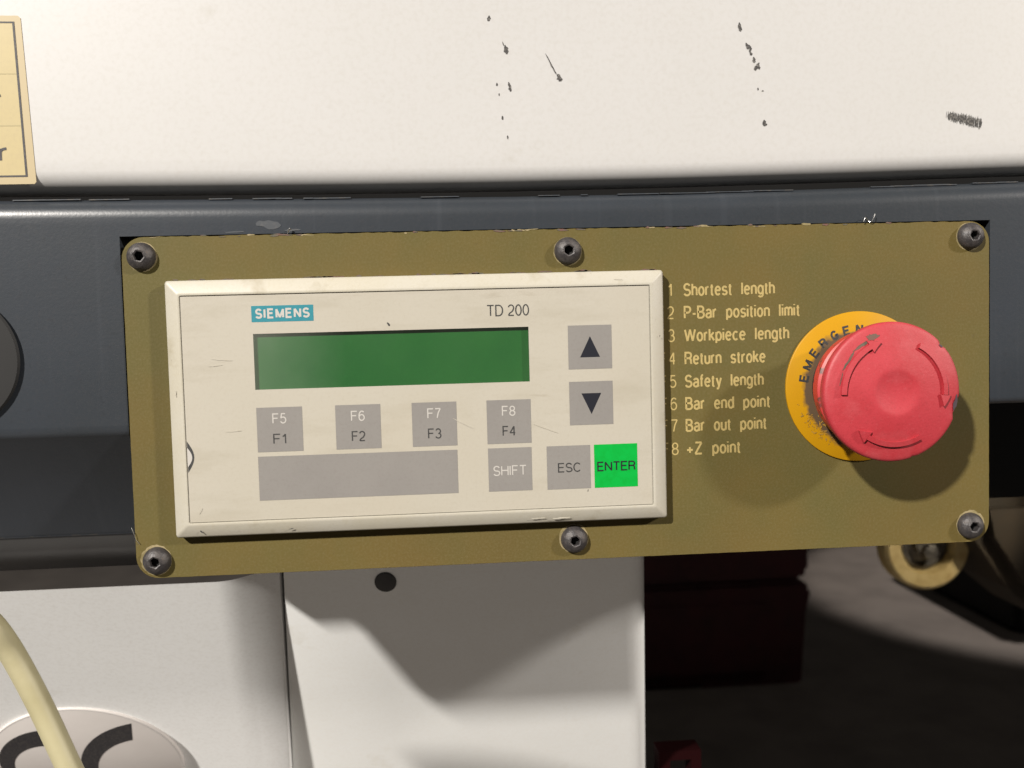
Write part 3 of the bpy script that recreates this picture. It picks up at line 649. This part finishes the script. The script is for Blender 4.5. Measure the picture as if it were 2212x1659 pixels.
# ------------------------------------------------------------------ cream hose in front of the door
hose = thing('cream_hose', 'cream coloured hose hanging diagonally across the lower left door and emblem', 'hose', (-110, -80, 10))
def tube(pts, rad, n=28):
    pts = [Vector(p) for p in pts]; ls = []
    for i, p in enumerate(pts):
        d = (pts[min(i+1, len(pts)-1)]-pts[max(i-1, 0)]).normalized(); u = d.cross(Vector((0,0,1))).normalized(); v = u.cross(d)
        ls.append([tuple(p+(u*math.cos(2*math.pi*k/n)+v*math.sin(2*math.pi*k/n))*rad) for k in range(n)])
    return loops(ls, True, True)
ctrl = [(-200,110,300),(-80,20,170),(-108,-8,85),(-124.5,-45,27),(-120.7,-61.9,14),(-113.7,-80.2,11),(-105.1,-102.4,11),(-94.7,-129.6,11),(-84,-160,8),(-80,-230,0)]
hp = []
for i in range(1, len(ctrl)-2):
    p0, p1, p2, p3 = [Vector(q) for q in ctrl[i-1:i+3]]
    for k in range(10):
        t = k/10; hp.append(tuple(0.5*((2*p1)+(p2-p0)*t+(2*p0-5*p1+4*p2-p3)*t*t+(3*p1-p0-3*p2+p3)*t**3)))
obj('hose_body', tube(hp, 3.45), m_tube, hose, smooth=True)

# ------------------------------------------------------------------ metal swarf by the plate
def swarf(label, pts, rad):
    o = obj('metal_chip', tube(pts, rad, 6), m_chrome, None, smooth=True, origin=pts[0]); o['label'] = label; o['category'] = 'metal chip'
    o['group'] = 'swarf caught round the plate'
swarf('thin curled silver chip on the plate top edge above the red button', [(138.0+0.3*i, 51.6+1.1*math.sin(i*0.55)+0.12*i, 0.6+0.5*math.cos(i*.6)) for i in range(14)], 0.13)
swarf('small bright chip on the top edge near the left end of the plate', [(-38.3,51.7,0.2),(-38.0,52.4,0.6),(-37.6,52.9,0.5),(-37.2,52.6,0.3)], 0.22)
swarf('fine hair-like chip at the left edge of the plate near its lower corner', [(-87.8,-35.0,0.2),(-87.0,-36.8,0.7),(-86.6,-38.6,0.6),(-85.6,-40.0,0.4)], 0.10)

# ------------------------------------------------------------------ what shows through the opening at lower right
def struct(o): o['kind'] = 'structure'; return o
fl = obj('floor', box(-3500, 5000, -1060, -1000, -7000, 900), m_floor, None, origin=(0,-1000,-2500)); struct(fl)
cart = thing('tool_cart', 'dark red steel cart standing on the floor behind the panel opening', 'cart', (800, -1000, -2350))
obj('cart_body', prism([(380,-1000),(700,-1000),(700,-1040),(1000,-1040),(1018,-800),(1036,-730),(1005,-706),(380,-706)], -2700, -2300), m_cart, cart, bevel=12)
obj('cart_top', prism([(380,-700),(1000,-700),(1022,-680),(1022,-400),(380,-400)], -2700, -2290), m_cart, cart, bevel=12)
obj('cart_drawer', box(420, 900, -960, -760, -2300, -2285), m_cart, cart, bevel=6)
frm = thing('square_tube_end', 'dark red square steel tube end at the bottom beside the white panel', 'steel tube', (120, -190, -160))
o4 = [(106.5,-210),(127.5,-210),(127.5,-187.5),(106.5,-187.5)]; i4 = [(112,-207),(122.5,-207),(122.5,-192),(112,-192)]
obj('tube_wall', loops([[(x,y,-172) for x,y in i4],[(x,y,-160) for x,y in i4],[(x,y,-160) for x,y in o4],[(x,y,-172) for x,y in o4]]), mat('red_oxide_paint', (0.010,0.0007,0.001), 0.8, spec=0.05), frm)
wh = thing('guide_wheel', 'yellow nylon guide wheel with dark hub hanging below the right end of the plate', 'wheel', (522, -222, -700))
WX, WY = 522.0, -222.0
obj('tyre', lathe(WX, WY, [(29,-712),(29,-688),(31,-685),(44,-685),(47.5,-689),(47.5,-708),(43,-712)], 72, close_first=False, close_last=False), m_wheel, wh, smooth=True)
obj('hub', lathe(WX, WY, [(29.5,-700),(24,-696),(20,-700),(12,-698),(11,-690),(2,-690)], 60), m_hub, wh, smooth=True)
obj('hub_cap', lathe(WX+3, WY-7, [(9,-690),(8,-684),(2,-682)], 30), m_hub, wh, smooth=True)
base = thing('base_casting', 'black machine base block standing on the floor at the far right', 'base block', (2300, -1000, -3000))
obj('base_block', prism([(1825,-1000),(3600,-1000),(3600,-650),(1825,-650)], -3300, -2600), m_dark, base, bevel=20)
cast = thing('cast_bracket', 'brown rusty cast bracket at the right behind the lower corner of the plate', 'bracket', (560, -120, -640))
obj('bracket_body', prism([(546,-162),(720,-160),(720,-320),(640,-305),(590,-262),(556,-210)], -760, -640), m_rust, cast, bevel=14, bseg=4)
# unseen roof sheet added over the bay to block stray light
blocker = thing('bay_light_block', 'unseen dark roof plate added over the bay to block light', 'roof plate', (900, 30, -200))
obj('blocker_sheet', box(60, 2600, 20, 60, -900, -60), m_dark, blocker)
